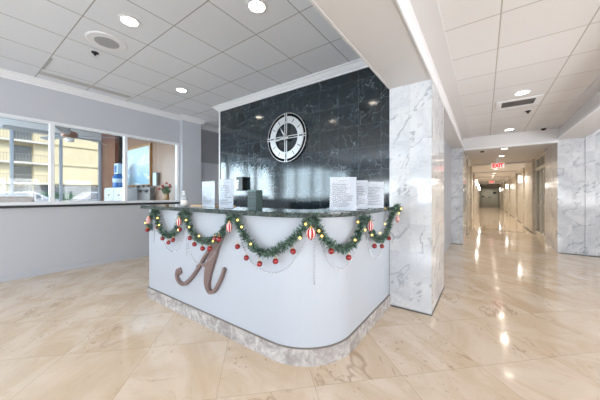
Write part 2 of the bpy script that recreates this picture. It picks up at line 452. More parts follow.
# right wall facing the lobby
struct('wall_right_pier', MB().box(1.29, 1.70, YF, 9.2, 0, ZS-.001), M['marble'])
struct('wall_right', MB().box(1.7005, XR, 7.78, 9.2, 0, ZR), M['marble'])
struct('baseboard_right', MB().box(1.29, 1.70, YF-.006, YF, 0, .014).box(1.70, XR, 7.772, 7.78, 0, .014), mat('dark joint strip', (96, 92, 88), 0.6))
struct('baseboard_pillar', MB().box(-0.862, -0.441, 2.954, 2.96, 0, .014).box(-0.447, -0.441, 2.96, 3.97, 0, .014).box(-0.868, -0.437, 7.695, 7.70, 0, .014), MATS['dark joint strip'])

# outer walls with big windows (behind and to the right of the camera)
def window_wall(prefix, n0, axis, pos, spans, lo, hi, z0, z1, ztop, t=0.15):
    b = MB(); edges = [lo] + [e for s in spans for e in s] + [hi]
    def bx(a, c, za, zb, b=b, p0=pos, p1=pos+t):
        if axis == 'x': b.box(p0, p1, a, c, za, zb)
        else: b.box(a, c, p0, p1, za, zb)
    for k in range(0, len(edges), 2): bx(edges[k], edges[k+1], 0, ztop)
    for a, c in spans:
        if z0 > 0: bx(a, c, 0, z0)
        bx(a, c, z1, ztop)
    struct('wall_'+prefix, b, M['paint'])
    for i, (a, c) in enumerate(spans):
        w = thing('window_%d' % (n0+i), ((pos, (a+c)/2, z0) if axis == 'x' else ((a+c)/2, pos, z0)), None, None, kind='structure')
        f = MB(); g = MB(); q = 0.05; mid = (a+c)/2; pm = pos+t/2
        for (u0, u1, v0, v1) in ((a, c, z0, z0+q), (a, c, z1-q, z1), (a, a+q, z0+q, z1-q), (c-q, c, z0+q, z1-q), (mid-q/2, mid+q/2, z0+q, z1-q)):
            bx(u0, u1, v0, v1, f, pm-.03, pm+.03)
        for u0, u1 in ((a+q, mid-q/2), (mid+q/2, c-q)): bx(u0, u1, z0+q, z1-q, g, pm-.003, pm+.003)
        f.build('window_frame', M['frame'], w); g.build('pane', M['glass'], w)
window_wall('right_outer', 2, 'x', XR, [(-5.2, -3.0), (-2.4, -0.2), (0.4, 2.6), (3.2, 5.4)], YB, 9.2, 0.35, 2.5, ZL+.1)
window_wall('back', 6, 'y', YB-.15, [(-5.2, -3.2), (-2.8, -0.9), (-0.4, 1.5), (1.9, 3.8)], XL-.12, XR+.15, 0.6, 2.5, ZL+.1)

# ---------------------------------------------------------------- corridor
struct('wall_corridor_left', MB().box(-0.62, -0.50, 8.951, 34.0, 0, ZS), M['warm'])
struct('wall_corridor_right', MB().box(1.36, 1.50, 11.4, 34.0, 0, ZS), M['warm'])
struct('wall_corridor_end', MB().box(-0.62, 1.50, 34.0, 34.1, 0, ZS), mat('taupe end wall', (150, 146, 136), 0.5))
pil = MB()
for y in (9.6, 12.9, 16.6, 21.0, 26.2, 30.6): pil.box(-0.4995, -0.43, y, y+.55, 0, ZS-.001)
struct('trim_15', pil, M['warm'])
pil = MB()
for y in (11.4, 13.9, 17.0, 21.6, 26.4, 30.8): pil.box(1.29, 1.3595, y, y+(2.0 if y < 12 else .6), 0, ZS-.001)
struct('trim_16', pil, M['warm'])
cj = MB()
for y in (12.0, 16.2, 20.6, 25.4, 30.0): cj.box(-0.498, 1.358, y, y+.25, ZS-.06, ZS-.001)
struct('trim_17', cj, M['plaster'])
struct('trim_18', MB().profile([(0, ZS-.10), (.02, ZS-.10), (.07, ZS-.03), (.09, ZS-.001)], [(-0.4995, 8.96, 1, 0), (-0.4995, 11.99, 1, 0)])
       .profile([(0, ZS-.10), (.02, ZS-.10), (.07, ZS-.03), (.09, ZS-.001)], [(1.3595, 13.45, -1, 0), (1.3595, 33.9, -1, 0)]), M['white'])
struct('baseboard_corridor', MB().box(-0.4995, -0.49, 8.96, 9.59, 0, .03).box(-.44, -.429, 9.59, 10.16, 0, .03).box(1.28, 1.29, 11.39, 13.41, 0, .03)
       .box(1.35, 1.3595, 13.41, 33.9, 0, .03), MATS['dark joint strip'])
# end double doors
dd = thing('door_1', (0.46, 33.95, 0), None, None, kind='structure')
MB().box(-0.34, 1.22, 33.96, 33.995, 0, 2.18).build('door_frame', mat('dark door frame', (84, 84, 78), 0.5), dd)
for x0, x1 in ((-0.28, 0.43), (0.45, 1.16)):
    l = MB().box(x0, x1, 33.90, 33.955, 0.01, 2.12, bev=.005).build('door_leaf', M['greydoor'], dd)
MB().box(0.36, 0.40, 33.85, 33.90, 0.95, 1.15).box(0.48, 0.52, 33.85, 33.90, 0.95, 1.15).build('door_handle', M['black'], dd)
MB().box(0.72, 1.02, 33.86, 33.898, 1.42, 1.62).box(-.22, -.05, 33.86, 33.898, 1.08, 1.22).build('door_sign', M['black'], dd)
# glass door front in the right corridor recess
struct('wall_shop', MB().box(3.0, 3.1, 9.2, 13.0, 0, ZS).box(1.51, 3.0, 12.9, 13.0, 0, ZS), mat('dim shop wall', (150, 142, 128), 0.7))
struct('ceiling_shop', MB().box(1.70, 3.0, 9.2, 12.9, ZS+.001, ZS+.06), M['plaster'])
gd = thing('door_2', (1.38, 10.3, 0), None, None, kind='structure')
f = MB()
for y in (9.21, 9.86, 10.52, 11.33): f.box(1.36, 1.43, y, y+.065, 0, ZS-.002)
f.box(1.355, 1.435, 9.27, 11.33, 2.04, 2.13).box(1.355, 1.435, 9.27, 11.33, ZS-.07, ZS-.002).box(1.355, 1.435, 9.27, 11.33, 0, 0.11)
f.build('door_frame', mat('cream aluminium door frame', (226, 220, 208), 0.4), gd)
g = MB()
for a, c in ((9.276, 9.859), (9.926, 10.519), (10.586, 11.329)): g.box(1.39, 1.40, a, c, 0.111, 2.039).box(1.39, 1.40, a, c, 2.131, ZS-.071)
g.build('pane', M['glass'], gd)
MB().tube([(1.37, 9.98, 1.02), (1.32, 9.98, 1.02), (1.32, 9.98, 1.30), (1.37, 9.98, 1.30)], .012).tube([(1.37, 10.44, .95), (1.33, 10.44, .95), (1.33, 10.30, .95)], .012).build('door_handle', M['chrome'], gd)

# ================================================================ lamps
def spot(loc, power, col=(1, .96, .92), size=1.9):
    d = bpy.data.lights.new('downlight_beam', 'SPOT'); d.energy = power; d.color = col; d.spot_size = size; d.spot_blend = 0.7; d.shadow_soft_size = 0.06
    o = bpy.data.objects.new('downlight_beam', d); COL.objects.link(o); o.location = loc
    return o
def downlight(x, y, z, label, group, r=.078):
    t = thing('recessed_downlight', (x, y, z), label, 'ceiling light', group)
    MB().lathe([(r+.022, 0.0), (r+.022, -.006), (r, -.010), (r-.003, -.004), (r-.003, 0.0)], (x, y, z), 28).build('trim_ring', M['white'], t, smooth=False)
    MB().lathe([(r-.004, -.0045), (r-.004, -.0065)], (x, y, z), 28).build('lens', M['lamp'], t)
    return t
gl = 'recessed downlights in the lobby ceiling'
downlight(-2.97, 1.12, ZL, 'round lit downlight beside the ceiling speaker, upper left', gl)
downlight(-1.755, 1.74, ZL, 'large bright round downlight at the top centre near the plaster beam', gl)
downlight(-4.197, 2.374, ZL, 'small distant round downlight nearest the left window wall', gl)
spot((-5.2, 5.2, ZL-.03), 40)  # unseen spot added to brighten the recess area, has no fixture
for (x, y) in ((-2.44, -.08), (-4.3, -.12), (-1.7, -1.3), (-3.4, -2.4)):
    spot((x, y, ZL-.03), 16)
for (x, y) in ((-2.97, 1.12), (-1.755, 1.74), (-4.197, 2.374)): spot((x, y, ZL-.03), 16)
gr = 'recessed downlights in the cream ceiling'
downlight(.429, 4.757, ZR, 'larger oval-looking lit downlight in front of the air vent', gr)
downlight(.44, 7.25, ZR, 'smaller lit downlight behind the air vent, close to the corridor beam', gr)
for y in (7.25, 4.757, 2.3, -.2, -2.7): spot((.435, y, ZR-.03), 9)
gc = 'recessed downlights along the corridor ceiling'
cl = [(8.4, 'corridor downlight hidden just behind the threshold beam'), (9.95, 'nearest lit corridor downlight, just above and before the exit sign')]
o_ = ['first', 'second', 'third', 'fourth', 'fifth', 'sixth', 'seventh', 'eighth', 'last']
for k, y in enumerate((12.9, 14.9, 17.4, 19.5, 22.0, 25.0, 27.6, 30.2, 32.8)):  # several of these lamps are added to brighten the dark far end
    cl.append((y, o_[k]+' small corridor downlight counted from just beyond the nearer exit sign'))
for y, lb in cl:
    downlight(.42, y, ZS, lb, gc, .07); spot((.42, y, ZS-.03), 22 if y < 10 else 80, (1, .92, .80), 2.6)

XE0 = -10.6
def daylight(name, loc, rot, sx, sy, power, col=(.90, .95, 1)):
    d = bpy.data.lights.new(name, 'AREA'); d.shape = 'RECTANGLE'; d.size = sx; d.size_y = sy; d.energy = power; d.color = col
    o = bpy.data.objects.new(name, d); COL.objects.link(o); o.location = loc; o.rotation_euler = rot
    return o
for a, c in [(-5.2, -3.0), (-2.4, -0.2), (0.4, 2.6), (3.2, 5.4)]:
    daylight('window_daylight', (XR+.25, (a+c)/2, 1.40), (0, PI/2+.95, 0), 2.1, 2.1, 80, (.96, .97, 1))
for a, c in [(-5.2, -3.2), (-2.8, -0.9), (-0.4, 1.5), (1.9, 3.8)]:
    daylight('window_daylight', ((a+c)/2, YB-.25, 1.50), (PI/2+1.0, 0, 0), 1.8, 1.8, 100, (.86, .93, 1))
for y in (-4.2, -2.1, -.3):
    daylight('window_daylight', (XE0+.06, y, 1.9), (0, -PI/2-.2, 0), 2.0, 1.7, 110, (.74, .88, 1))

# ceiling fittings
t = thing('ceiling_speaker', (-3.594, 1.122, ZL), 'round flush ceiling speaker with grey grille beside the downlight', 'speaker')
MB().lathe([(.20, 0), (.20, -.004), (.185, -.009), (.12, -.009), (.12, 0)], (-3.594, 1.122, ZL), 36).build('speaker_ring', M['white'], t)
MB().lathe([(.119, -.002), (.119, -.0105), (.06, -.013), (.001, -.014)], (-3.594, 1.122, ZL), 36).build('speaker_grille', M['grille'], t)
def sprinkler(x, y, z, label):
    t = thing('sprinkler', (x, y, z), label, 'sprinkler', 'ceiling sprinklers')
    MB().lathe([(.04, 0), (.036, -.012), (.014, -.02), (.012, -.04)], (x, y, z), 16).build('sprinkler_body', M['black'], t)
    MB().lathe([(.003, -.04), (.028, -.055), (.028, -.058), (.003, -.058)], (x, y, z), 14).build('deflector', M['silver'], t)
sprinkler(-3.98, 1.116, ZL, 'small dark sprinkler head beside the round ceiling speaker')
sprinkler(.606, 5.859, ZR, 'small dark sprinkler head just behind the ceiling air vent')
t = thing('security_camera', (1.02, 7.45, ZR), 'small dark dome camera in the ceiling corner by the corridor beam', 'camera')
MB().lathe([(.06, 0), (.06, -.02), (.05, -.026)], (1.02, 7.45, ZR), 20).build('camera_base', M['white'], t)
MB().lathe([(.046, -.026), (.04, -.05), (.02, -.066), (.001, -.07)], (1.02, 7.45, ZR), 20).build('camera_dome', M['black'], t, smooth=True)
t = thing('air_vent', (.42, 5.25, ZR), 'square white ceiling air vent with dark louvres', 'air vent')
MB().box(.15, .69, 5.02, 5.09, ZR-.012, ZR-.0005).box(.15, .69, 5.39, 5.46, ZR-.012, ZR-.0005).box(.15, .22, 5.09, 5.39, ZR-.012, ZR-.0005).box(.62, .69, 5.09, 5.39, ZR-.012, ZR-.0005).build('vent_frame', M['white'], t)
MB().box(.22, .62, 5.09, 5.39, ZR-.004, ZR-.0005).build('vent_backing', M['vent'], t)
for k in range(5): MB().box(.22, .62, 5.115+k*.055, 5.137+k*.055, ZR-.012, ZR-.005).build('louvre', mat('grey louvre', (112, 108, 104), .6), t)
t = thing('slot_diffuser', (-4.6, 1.7, ZL), 'long narrow slot air diffuser set into the left ceiling', 'air vent')
MB().box(-5.10, -4.60, .82, .84, ZL-.006, ZL-.0005).build('diffuser_frame', M['grille'], t)
MB().box(-5.34, -5.20, .82, 2.0, ZL-.006, ZL-.0005).build('diffuser_slot', mat('pale diffuser slot', (196, 196, 196), .6), t)

# ================================================================ reception counter
CX, CY = -1.325, 1.92
def outline(off, left=0.0, yend_r=2.9595, yend_l=2.25, n=18):
    """outer front line of the counter, shifted out by off; (x, y) list from rear left, round the front, to rear right"""
    xl = -3.40-off-left; yf = 1.46-off; xr = -0.865+off; rc = max(.46+off, .02); rl = 0.06
    P = [(xl, yend_l)]
    for k in range(7):
        a = PI + (PI/2)*k/6; P.append((xl+rl+rl*math.cos(a), yf+rl+rl*math.sin(a)))
    P.append((-2.3, yf))
    for k in range(n+1):
        a = -PI/2 + (PI/2)*k/n; P.append((CX+rc*math.cos(a), CY+rc*math.sin(a)))
    P.append((xr, yend_r))
    return P
rc = thing('reception_counter', (-2.1, 2.1, 0), 'white curved reception counter with stone plinth and dark granite top', 'counter')
def inner(off, w):
    o = outline(off)
    i = outline(off)
    xl, yf, xr = -3.40-off, 1.46-off, -0.865+off
    R = []
    for (x, y) in o:
        if y >= CY and x > CX: R.append((xr-w, y))
        elif x > CX:
            d = Vector((x-CX, y-CY)); L = d.length; d = d*((L-w)/L if L > w else .02); R.append((CX+d.x, CY+d.y))
        elif x > xl+.10: R.append((x, yf+w))
        else: R.append((xl+w, max(y, yf+w)))
    return R
MB().ribbon(outline(0), inner(0, .30), 0, .122).build('plinth', M['plinth'], rc)
MB().ribbon(outline(-.006), inner(-.006, .28), .122, .130).build('joint_strip', mat('brown joint strip', (120, 110, 100), .6), rc)
bd = MB().ribbon(outline(-.014), inner(-.014, .26), .130, 1.092).build('body', M['body'], rc, smooth=False)
MB().ribbon(outline(.062, left=-.02), inner(.062, .40), 1.092, 1.130).build('countertop', M['granite'], rc)
for nm in ('body', 'plinth', 'countertop'):
    pass
# script letter on the counter
def letter():
    b = MB()
    def stroke(P, W, y0=1.4735, y1=1.445):
        n = 8; Q = []
        pts = [P[0]]+P+[P[-1]]; ws = [W[0]]+W+[W[-1]]
        for i in range(1, len(pts)-2):
            for k in range(n):
                t = k/n
                def cr(a, b_, c, d): return .5*((2*b_)+(-a+c)*t+(2*a-5*b_+4*c-d)*t*t+(-a+3*b_-3*c+d)*t**3)
                Q.append((cr(*[pts[i+j][0] for j in (-1, 0, 1, 2)]), cr(*[pts[i+j][1] for j in (-1, 0, 1, 2)]), cr(*[ws[i+j] for j in (-1, 0, 1, 2)])))
        Q.append((P[-1][0], P[-1][1], W[-1]))
        rows = []
        for i, (x, z, w) in enumerate(Q):
            x0, z0, _ = Q[max(i-1, 0)]; x1, z1, _ = Q[min(i+1, len(Q)-1)]
            d = Vector((x1-x0, z1-z0)).normalized(); nx, nz = -d.y, d.x; w = max(w, .003)/2
            rows.append([(x+nx*w, y0, z+nz*w), (x+nx*w, y1, z+nz*w), (x-nx*w, y1, z-nz*w), (x-nx*w, y0, z-nz*w), (x+nx*w, y0, z+nz*w)])
        b.quadstrip(rows)
        for r in (rows[0], rows[-1]):
            b.bm.faces.new([b.bm.verts.new(p) for p in r[:4]])
    stroke([(-2.600, .462), (-2.650, .440), (-2.664, .385), (-2.615, .338), (-2.520, .335), (-2.400, .415), (-2.275, .535), (-2.165, .665), (-2.049, .780), (-1.939, .865), (-1.875, .912)],
           [.060, .052, .040, .034, .034, .032, .030, .029, .026, .024, .020])
    stroke([(-1.872, .914), (-1.955, .820), (-2.035, .695), (-2.090, .585), (-2.120, .490), (-2.125, .405), (-2.085, .352), (-2.020, .372), (-1.955, .450), (-1.905, .530), (-1.872, .605)],
           [.015, .050, .088, .098, .090, .070, .044, .031, .029, .028, .028])
    stroke([(-2.300, .545), (-2.230, .580), (-2.150, .582), (-2.080, .600)], [.030, .028, .026, .024], y1=1.452)
    b.ball((-2.612, 1.459, .445), .034, 2, (1, .4, 1))
    return b.build('counter_letter', M['bronze'], label='large brown script letter A mounted on the white counter front', cat='letter')
letter()

# ================================================================ items on the counter
def text_lines(b, x0, x1, z0, z1, n, y, seedv):
    rnd = random.Random(seedv)
    for k in range(n):
        z = z1-(z1-z0)*(k+.5)/n
        b.box(x0, x0+(x1-x0)*rnd.uniform(.6, 1), y-.0008, y, z-.0035, z+.0035)
def sign(x, y, w, h, ang, label, cover=True, seedv=1):
    t = thing('sign_holder', (x, y, 1.13), label, 'sign', 'paper notices on the reception counter')
    MB().box(-w/2+x, w/2+x, y-.002, y+.002, 1.134, 1.13+h).build('paper', M['paper'], t)
    b = MB()
    for k in range(1): b.box(x-w*.18, x+w*.18, y-.0028, y-.002, 1.13+h*.88, 1.13+h*.895)
    text_lines(b, x-w*.40, x+w*.40, 1.13+h*.12, 1.13+h*.82, 12, y-.002, seedv); b.build('print', M['ink'], t)
    MB().box(x-w/2-.003, x+w/2+.003, y-.006, y-.004, 1.131, 1.13+h+.004).box(x-w/2-.003, x+w/2+.003, y+.004, y+.006, 1.131, 1.13+h+.004)\
        .box(x-w/2-.003, x+w/2+.003, y-.03, y+.03, 1.130, 1.1312).build('acrylic_holder', M['acrylic'], t)
    t.rotation_euler = (0, 0, ang)
    return t
sign(-2.345, 1.62, .216, .265, 0, 'white paper notice in a holder, left one of the pair by the bottle', seedv=2)
sign(-1.97, 1.55, .205, .270, 0, 'white paper notice in a holder, right one of the pair beside the green box', seedv=3)
sign(-.885, 1.80, .205, .262, .62, 'widest white notice, leftmost of the overlapping papers at the right', seedv=4)
sign(-.90, 2.08, .20, .250, .62, 'middle white notice of the overlapping papers at the right', seedv=5)
sign(-.835, 2.345, .175, .248, .62, 'rightmost white notice of the overlapping papers, nearest the marble pillar', seedv=6)
# bottle
bx_, by_ = -2.60, 1.50
t = thing('sanitiser_bottle', (bx_, by_, 1.13), 'small clear bottle with a white label standing near the counter end', 'bottle')
MB().lathe([(.030, 0), (.033, .004), (.033, .085), (.028, .10), (.012, .112), (.012, .125)], (bx_, by_, 1.13), 20).build('bottle_body', M['liquid'], t, smooth=True)
MB().lathe([(.0345, .015), (.0345, .07)], (bx_, by_, 1.13), 20).build('bottle_label', M['label'], t, smooth=True)
MB().lathe([(.014, .125), (.014, .14), (.005, .142), (.005, .158)], (bx_, by_, 1.13), 14).box(bx_-.028, bx_+.010, by_-.006, by_+.006, 1.286, 1.297).build('pump', M['white'], t)
MB().box(-2.80, -2.15, 1.69, 1.82, 1.13, 1.142, bev=.003).build('bamboo_tray', M['bamboo'], label='thin light bamboo board lying behind the white paper notices', cat='tray')
# dark green box with punched squares
gx, gy = -1.55, 1.52
t = thing('key_drop_box', (gx, gy, 1.13), 'dark green metal box with rows of small square holes on the counter', 'box')
MB().box(gx-.052, gx+.044, gy-.04, gy+.04, 1.13, 1.295, bev=.004).build('box_body', M['dkgreen'], t)
for i in (-1, 1):
    for k, z in enumerate((1.272, 1.255, 1.225, 1.185, 1.165)):
        for s in (-.009, .009): MB().box(gx+i*.022+s-.006, gx+i*.022+s+.006, gy-.0414, gy-.040, z-.005, z+.005).build('square_hole', M['black'], t)
MB().box(gx-.052, gx+.044, gy-.043, gy-.0395, 1.282, 1.297).build('lid_rim', mat('green rim', (60, 88, 84), .3), t)
# black intercom on dark wall
t = thing('wall_intercom', (-3.66, 3.25, 1.40), 'black wall intercom with a light keypad on the dark marble wall', 'intercom')
MB().box(-3.77, -3.60, 3.20, 3.299, 1.34, 1.595, bev=.006).build('housing', M['black'], t)
b = MB()
for k in range(4): b.box(-3.755, -3.715, 3.196, 3.1995, 1.375+k*.03, 1.395+k*.03)
b.box(-3.76, -3.71, 3.196, 3.1995, 1.50, 1.535); b.build('keypad', M['silver'], t)

# ================================================================ clock
cx, cz, cy = -2.63, 2.195, 3.30
t = thing('wall_clock', (cx, cy, cz-.40), 'large round silver skeleton wall clock on the dark marble wall', 'clock')
def ring(b, r0, r1, y0, y1, seg=64):
    rows = []
    for k in range(seg+1):
        a = 2*PI*k/seg; c, s = math.cos(a), math.sin(a)
        rows.append([(cx+r0*c, y0, cz+r0*s), (cx+r1*c, y0, cz+r1*s), (cx+r1*c, y1, cz+r1*s), (cx+r0*c, y1, cz+r0*s), (cx+r0*c, y0, cz+r0*s)])
    b.quadstrip(rows); return b
ring(MB(), .388, .400, cy-.035, cy-.015).build('outer_rim', M['chrome'], t)
ring(MB(), .346, .388, cy-.02, cy-.004).build('black_band', mat('matt black band', (10, 10, 12), .8, spec=.1), t)
ring(MB(), .235, .346, cy-.034, cy-.018).build('numeral_ring', M['silver'], t)
b = MB()
for k in range(12):
    a = 2*PI*k/12; d = Vector((math.cos(a), math.sin(a))); w = .006 if k % 3 else .012; n_ = Vector((-d.y, d.x))
    P = [d*.262+n_*w, d*.33+n_*w, d*.33-n_*w, d*.262-n_*w]
    h = MB(); h.bm.faces.new([h.bm.verts.new((cx+p.x, cy-.0355, cz+p.y)) for p in P])
    h.build('hour_mark', M['tick'], t)
b = MB()
for s in (-.018, .018):
    b.box(cx+s-.006, cx+s+.006, cy-.045, cy-.036, cz-.40, cz+.40); b.box(cx-.40, cx+.40, cy-.045, cy-.036, cz+s-.006, cz+s+.006)
b.build('cross_bars', M['silver'], t)
MB().lathe([(.055, -.04), (.055, -.065), (.04, -.075), (.001, -.078)], (cx, cy, cz), 28, 'y').build('hub', M['chrome'], t)
def hand(ang, L, w, y):
    d = Vector((math.sin(ang), math.cos(ang))); n_ = Vector((d.y, -d.x)); b = MB()
    P = [-d*.04+n_*w*.5, d*L*.3+n_*w, d*L, d*L*.3-n_*w, -d*.04-n_*w*.5]
    f0 = [b.bm.verts.new((cx+p.x, y, cz+p.y)) for p in P]; f1 = [b.bm.verts.new((cx+p.x, y-.006, cz+p.y)) for p in P]
    b.bm.faces.new(f0); b.bm.faces.new(f1[::-1])
    for k in range(5): b.bm.faces.new((f0[k], f0[(k+1) % 5], f1[(k+1) % 5], f1[k]))
    return b
hand(-math.radians(32), .21, .013, cy-.05).build('hour_hand', M['silver'], t)
hand(-math.radians(103), .31, .011, cy-.058).build('minute_hand', M['silver'], t)

# ================================================================ garland
SW = [
 [(-3.27, 1.50, .86), (-3.25, 1.43, .88), (-3.20, 1.41, .95), (-3.12, 1.41, 1.03), (-3.06, 1.41, 1.075)],
 [(-3.048, 1.415, 1.073), (-3.001, 1.415, .973), (-2.932, 1.415, .876), (-2.822, 1.415, .819), (-2.696, 1.415, .830), (-2.597, 1.415, .891), (-2.539, 1.415, .978), (-2.482, 1.415, 1.073)],
 [(-2.427, 1.415, 1.075), (-2.391, 1.415, .987), (-2.321, 1.415, .903), (-2.22, 1.415, .835), (-2.092, 1.415, .824), (-1.972, 1.415, .850), (-1.859, 1.415, .914), (-1.791, 1.415, .980), (-1.739, 1.415, 1.068)],
 [(-1.688, 1.415, 1.079), (-1.626, 1.415, 1.0), (-1.555, 1.415, .917), (-1.475, 1.415, .846), (-1.378, 1.415, .811), (-1.278, 1.417, .824), (-1.202, 1.430, .868), (-1.136, 1.452, .915), (-1.077, 1.481, .975), (-1.041, 1.504, 1.032), (-1.018, 1.521, 1.075)],
 [(-.985, 1.549, 1.082), (-.964, 1.569, 1.003), (-.929, 1.609, .929), (-.884, 1.670, .873), (-.849, 1.750, .849), (-.826, 1.844, .868), (-.82, 1.926, .919), (-.82, 1.986, .985), (-.82, 2.05, 1.062)],
 [(-.82, 2.14, 1.038), (-.82, 2.212, .944), (-.82, 2.34, .851), (-.82, 2.48, .817), (-.82, 2.634, .836), (-.82, 2.735, .918), (-.81, 2.80, 1.02), (-.785, 2.83, 1.09), (-.77, 2.86, 1.12)],
]
SWL = ['left end of the garland wrapping round the counter corner', None, None, None, None, None]
gar = thing('christmas_garland', (-2.0, 1.40, .75), 'long green fir garland hung in swags round the counter edge', 'garland')
def resample(P, step):
    P = [Vector(p) for p in P]; out = [P[0]]; acc = 0
    for a, b_ in zip(P, P[1:]):
        L = (b_-a).length; n = max(1, int(L/step))
        for k in range(1, n+1): out.append(a.lerp(b_, k/n))
    return out
def foliage(P, rad, dens, rnd):
    b = MB()
    for p in resample(P, .008):
        for k in range(dens):
            d = Vector((rnd.gauss(0, 1), rnd.gauss(0, 1), rnd.gauss(0, 1))).normalized()
            L = rad*rnd.uniform(.7, 1.25)
            side = d.cross(Vector((rnd.random()-.5, rnd.random()-.5, rnd.random()-.5))).normalized()*.0028
            q = p + d*.004
            v = [b.bm.verts.new(q-side), b.bm.verts.new(q+side), b.bm.verts.new(q+d*L*.6+side*1.1), b.bm.verts.new(q+d*L), b.bm.verts.new(q+d*L*.6-side*1.1)]
            f = b.bm.faces.new(v); f.material_index = 1 if rnd.random() < .45 else 0
    return b
rnd = random.Random(3)
for i, P in enumerate(SW):
    rad = .043 if i < 5 else .040
    b = foliage(P, rad, 14, rnd)
    for p in (P[0], P[-1]):
        q = Vector(p)
        b2 = foliage([q+Vector((-.015, 0, -.02)), q+Vector((.015, 0, .015))], .05, 16, rnd)
        me = bpy.data.meshes.new('t'); b2.bm.to_mesh(me); b2.bm.free(); b.bm.from_mesh(me); bpy.data.meshes.remove(me)
    b.tube(resample(P, .03), .006, 6)
    b.build('swag', [M['needle'], M['needle2']], gar)
if True:
    b = foliage([(-.80, 2.84, 1.10), (-.77, 2.87, 1.12), (-.75, 2.88, 1.09)], .04, 22, rnd)
    b.build('swag', [M['needle'], M['needle2']], gar)
for p in [(-2.917, 1.375, 1.003), (-2.883, 1.375, .928), (-2.35, 1.375, 1.012), (-2.298, 1.375, .948), (-2.134, 1.375, .877), (-1.599, 1.372, 1.054), (-1.552, 1.372, 1.002), (-1.45, 1.372, .879),
          (-.94, 1.535, 1.002), (-.925, 1.55, .966), (-1.015, 1.48, 1.05), (-1.045, 1.453, .954), (-.785, 1.85, 1.048), (-.791, 1.81, .915), (-.78, 2.138, .913), (-.78, 2.345, .905), (-.78, 2.491, .975), (-.78, 1.98, .973),
          (-1.924, 1.375, .853), (-2.495, 1.375, .904), (-3.21, 1.375, .93), (-.72, 2.84, 1.11), (-.74, 2.83, 1.06)]:
    MB().ball(p, .0085, 2).build('fairy_bulb', M['bulb'], gar)

# ornaments ------------------------------------------------------
def bauble(p):
    t = thing('red_bauble', p, 'x', 'ornament', 'red baubles hanging under the garland')
    MB().ball(p, .0225, 3).build('ball', M['red'], t, smooth=True)
    MB().lathe([(.006, .020), (.006, .028), (.002, .029)], p, 10).build('cap', M['goldcap'], t)
    MB().tube([(p[0], p[1], p[2]+.028), (p[0], p[1]+.004, p[2]+.05)], .0012, 5).build('hook', M['goldcap'], t)
    return t
RB = [((-3.21, 1.395, .848), 'left of the two red baubles at the counter left corner'), ((-3.285, 1.44, .835), 'red bauble farthest left, hanging round the counter corner'),
 ((-3.001, 1.415, .893), 'red bauble on the left shoulder of the first narrow swag'), ((-2.888, 1.415, .775), 'left of three red baubles under the first narrow swag'), ((-2.759, 1.415, .745), 'middle lowest red bauble under the first narrow swag'),
 ((-2.666, 1.415, .780), 'right of three red baubles under the first narrow swag'), ((-2.50, 1.395, .907), 'red bauble just below the second striped ornament'),
 ((-2.347, 1.415, .832), 'leftmost red bauble under the swag above the script letter'), ((-2.27, 1.415, .780), 'second red bauble from the left under the swag above the letter'), ((-2.139, 1.415, .755), 'lowest middle red bauble under the swag above the letter'),
 ((-1.994, 1.39, .775), 'red bauble in front of the top of the script letter'), ((-1.915, 1.39, .871), 'left of two close red baubles right of the letter top'), ((-1.845, 1.38, .876), 'right of two close red baubles right of the letter top'),
 ((-1.651, 1.415, .829), 'leftmost of the five red baubles under the widest swag'), ((-1.544, 1.415, .752), 'second from left of the five red baubles under the widest swag'), ((-1.394, 1.41, .728), 'lowest of the five red baubles under the widest swag'),
 ((-1.243, 1.422, .768), 'fourth of the five red baubles under the widest swag'), ((-1.113, 1.462, .849), 'rightmost of the five red baubles under the widest swag'),
 ((-.904, 1.645, .845), 'left of the two red baubles under the swag on the curve'), ((-.836, 1.794, .780), 'right lower of the two red baubles under the swag on the curve'),
 ((-.82, 2.313, .785), 'left of three red baubles under the last swag by the pillar'), ((-.82, 2.525, .750), 'middle of three red baubles under the last swag by the pillar'), ((-.80, 2.684, .809), 'right highest of three red baubles under the last swag by the pillar')]
b0 = None
for p, lb in RB:
    if b0 is None: b0 = bauble(p); b0['label'] = lb
    else: dup(b0, p, lb)
b0['label'] = 'red bauble just right of the one at the far left counter corner'
def striped(p):
    t = thing('striped_ornament', p, 'x', 'ornament', 'red and white striped lantern ornaments')
    o = MB().lathe([(.001, -.040), (.012, -.037), (.022, -.022), (.026, 0), (.022, .022), (.012, .037), (.008, .040)], (0, 0, 0), 24)
    me = o.build('ornament_body', M['stripes'], None, smooth=True, origin=(0, 0, 0)); me.parent = t; me.location = (0, 0, 0)
    MB().lathe([(.009, .039), (.009, .050), (.003, .054)], p, 10).build('cap', M['goldcap'], t)
    MB().lathe([(.006, -.047), (.004, -.040)], p, 8).build('finial', M['red'], t)
    return t
ST = [((-3.115, 1.37, .967), 'striped red and white ornament leftmost, near the counter left corner'), ((-2.467, 1.37, .985), 'striped red and white ornament between the first two swags'),
      ((-1.70, 1.37, .990), 'striped red and white ornament just above the script letter'), ((-.985, 1.50, .985), 'largest roundest striped ornament hanging on the counter curve'),
      ((-.775, 2.085, .994), 'striped red and white ornament between the two rightmost swags'), ((-.745, 2.80, 1.00), 'small striped ornament at the right end beside the marble pillar')]
s0 = None
for p, lb in ST:
    if s0 is None: s0 = striped(p); s0['label'] = lb
    else:
        q = dup(s0, p, lb)
        if 'largest' in lb: q.scale = (1.35, 1.35, 1.0)
        if 'small' in lb: q.scale = (.8, .8, .8)
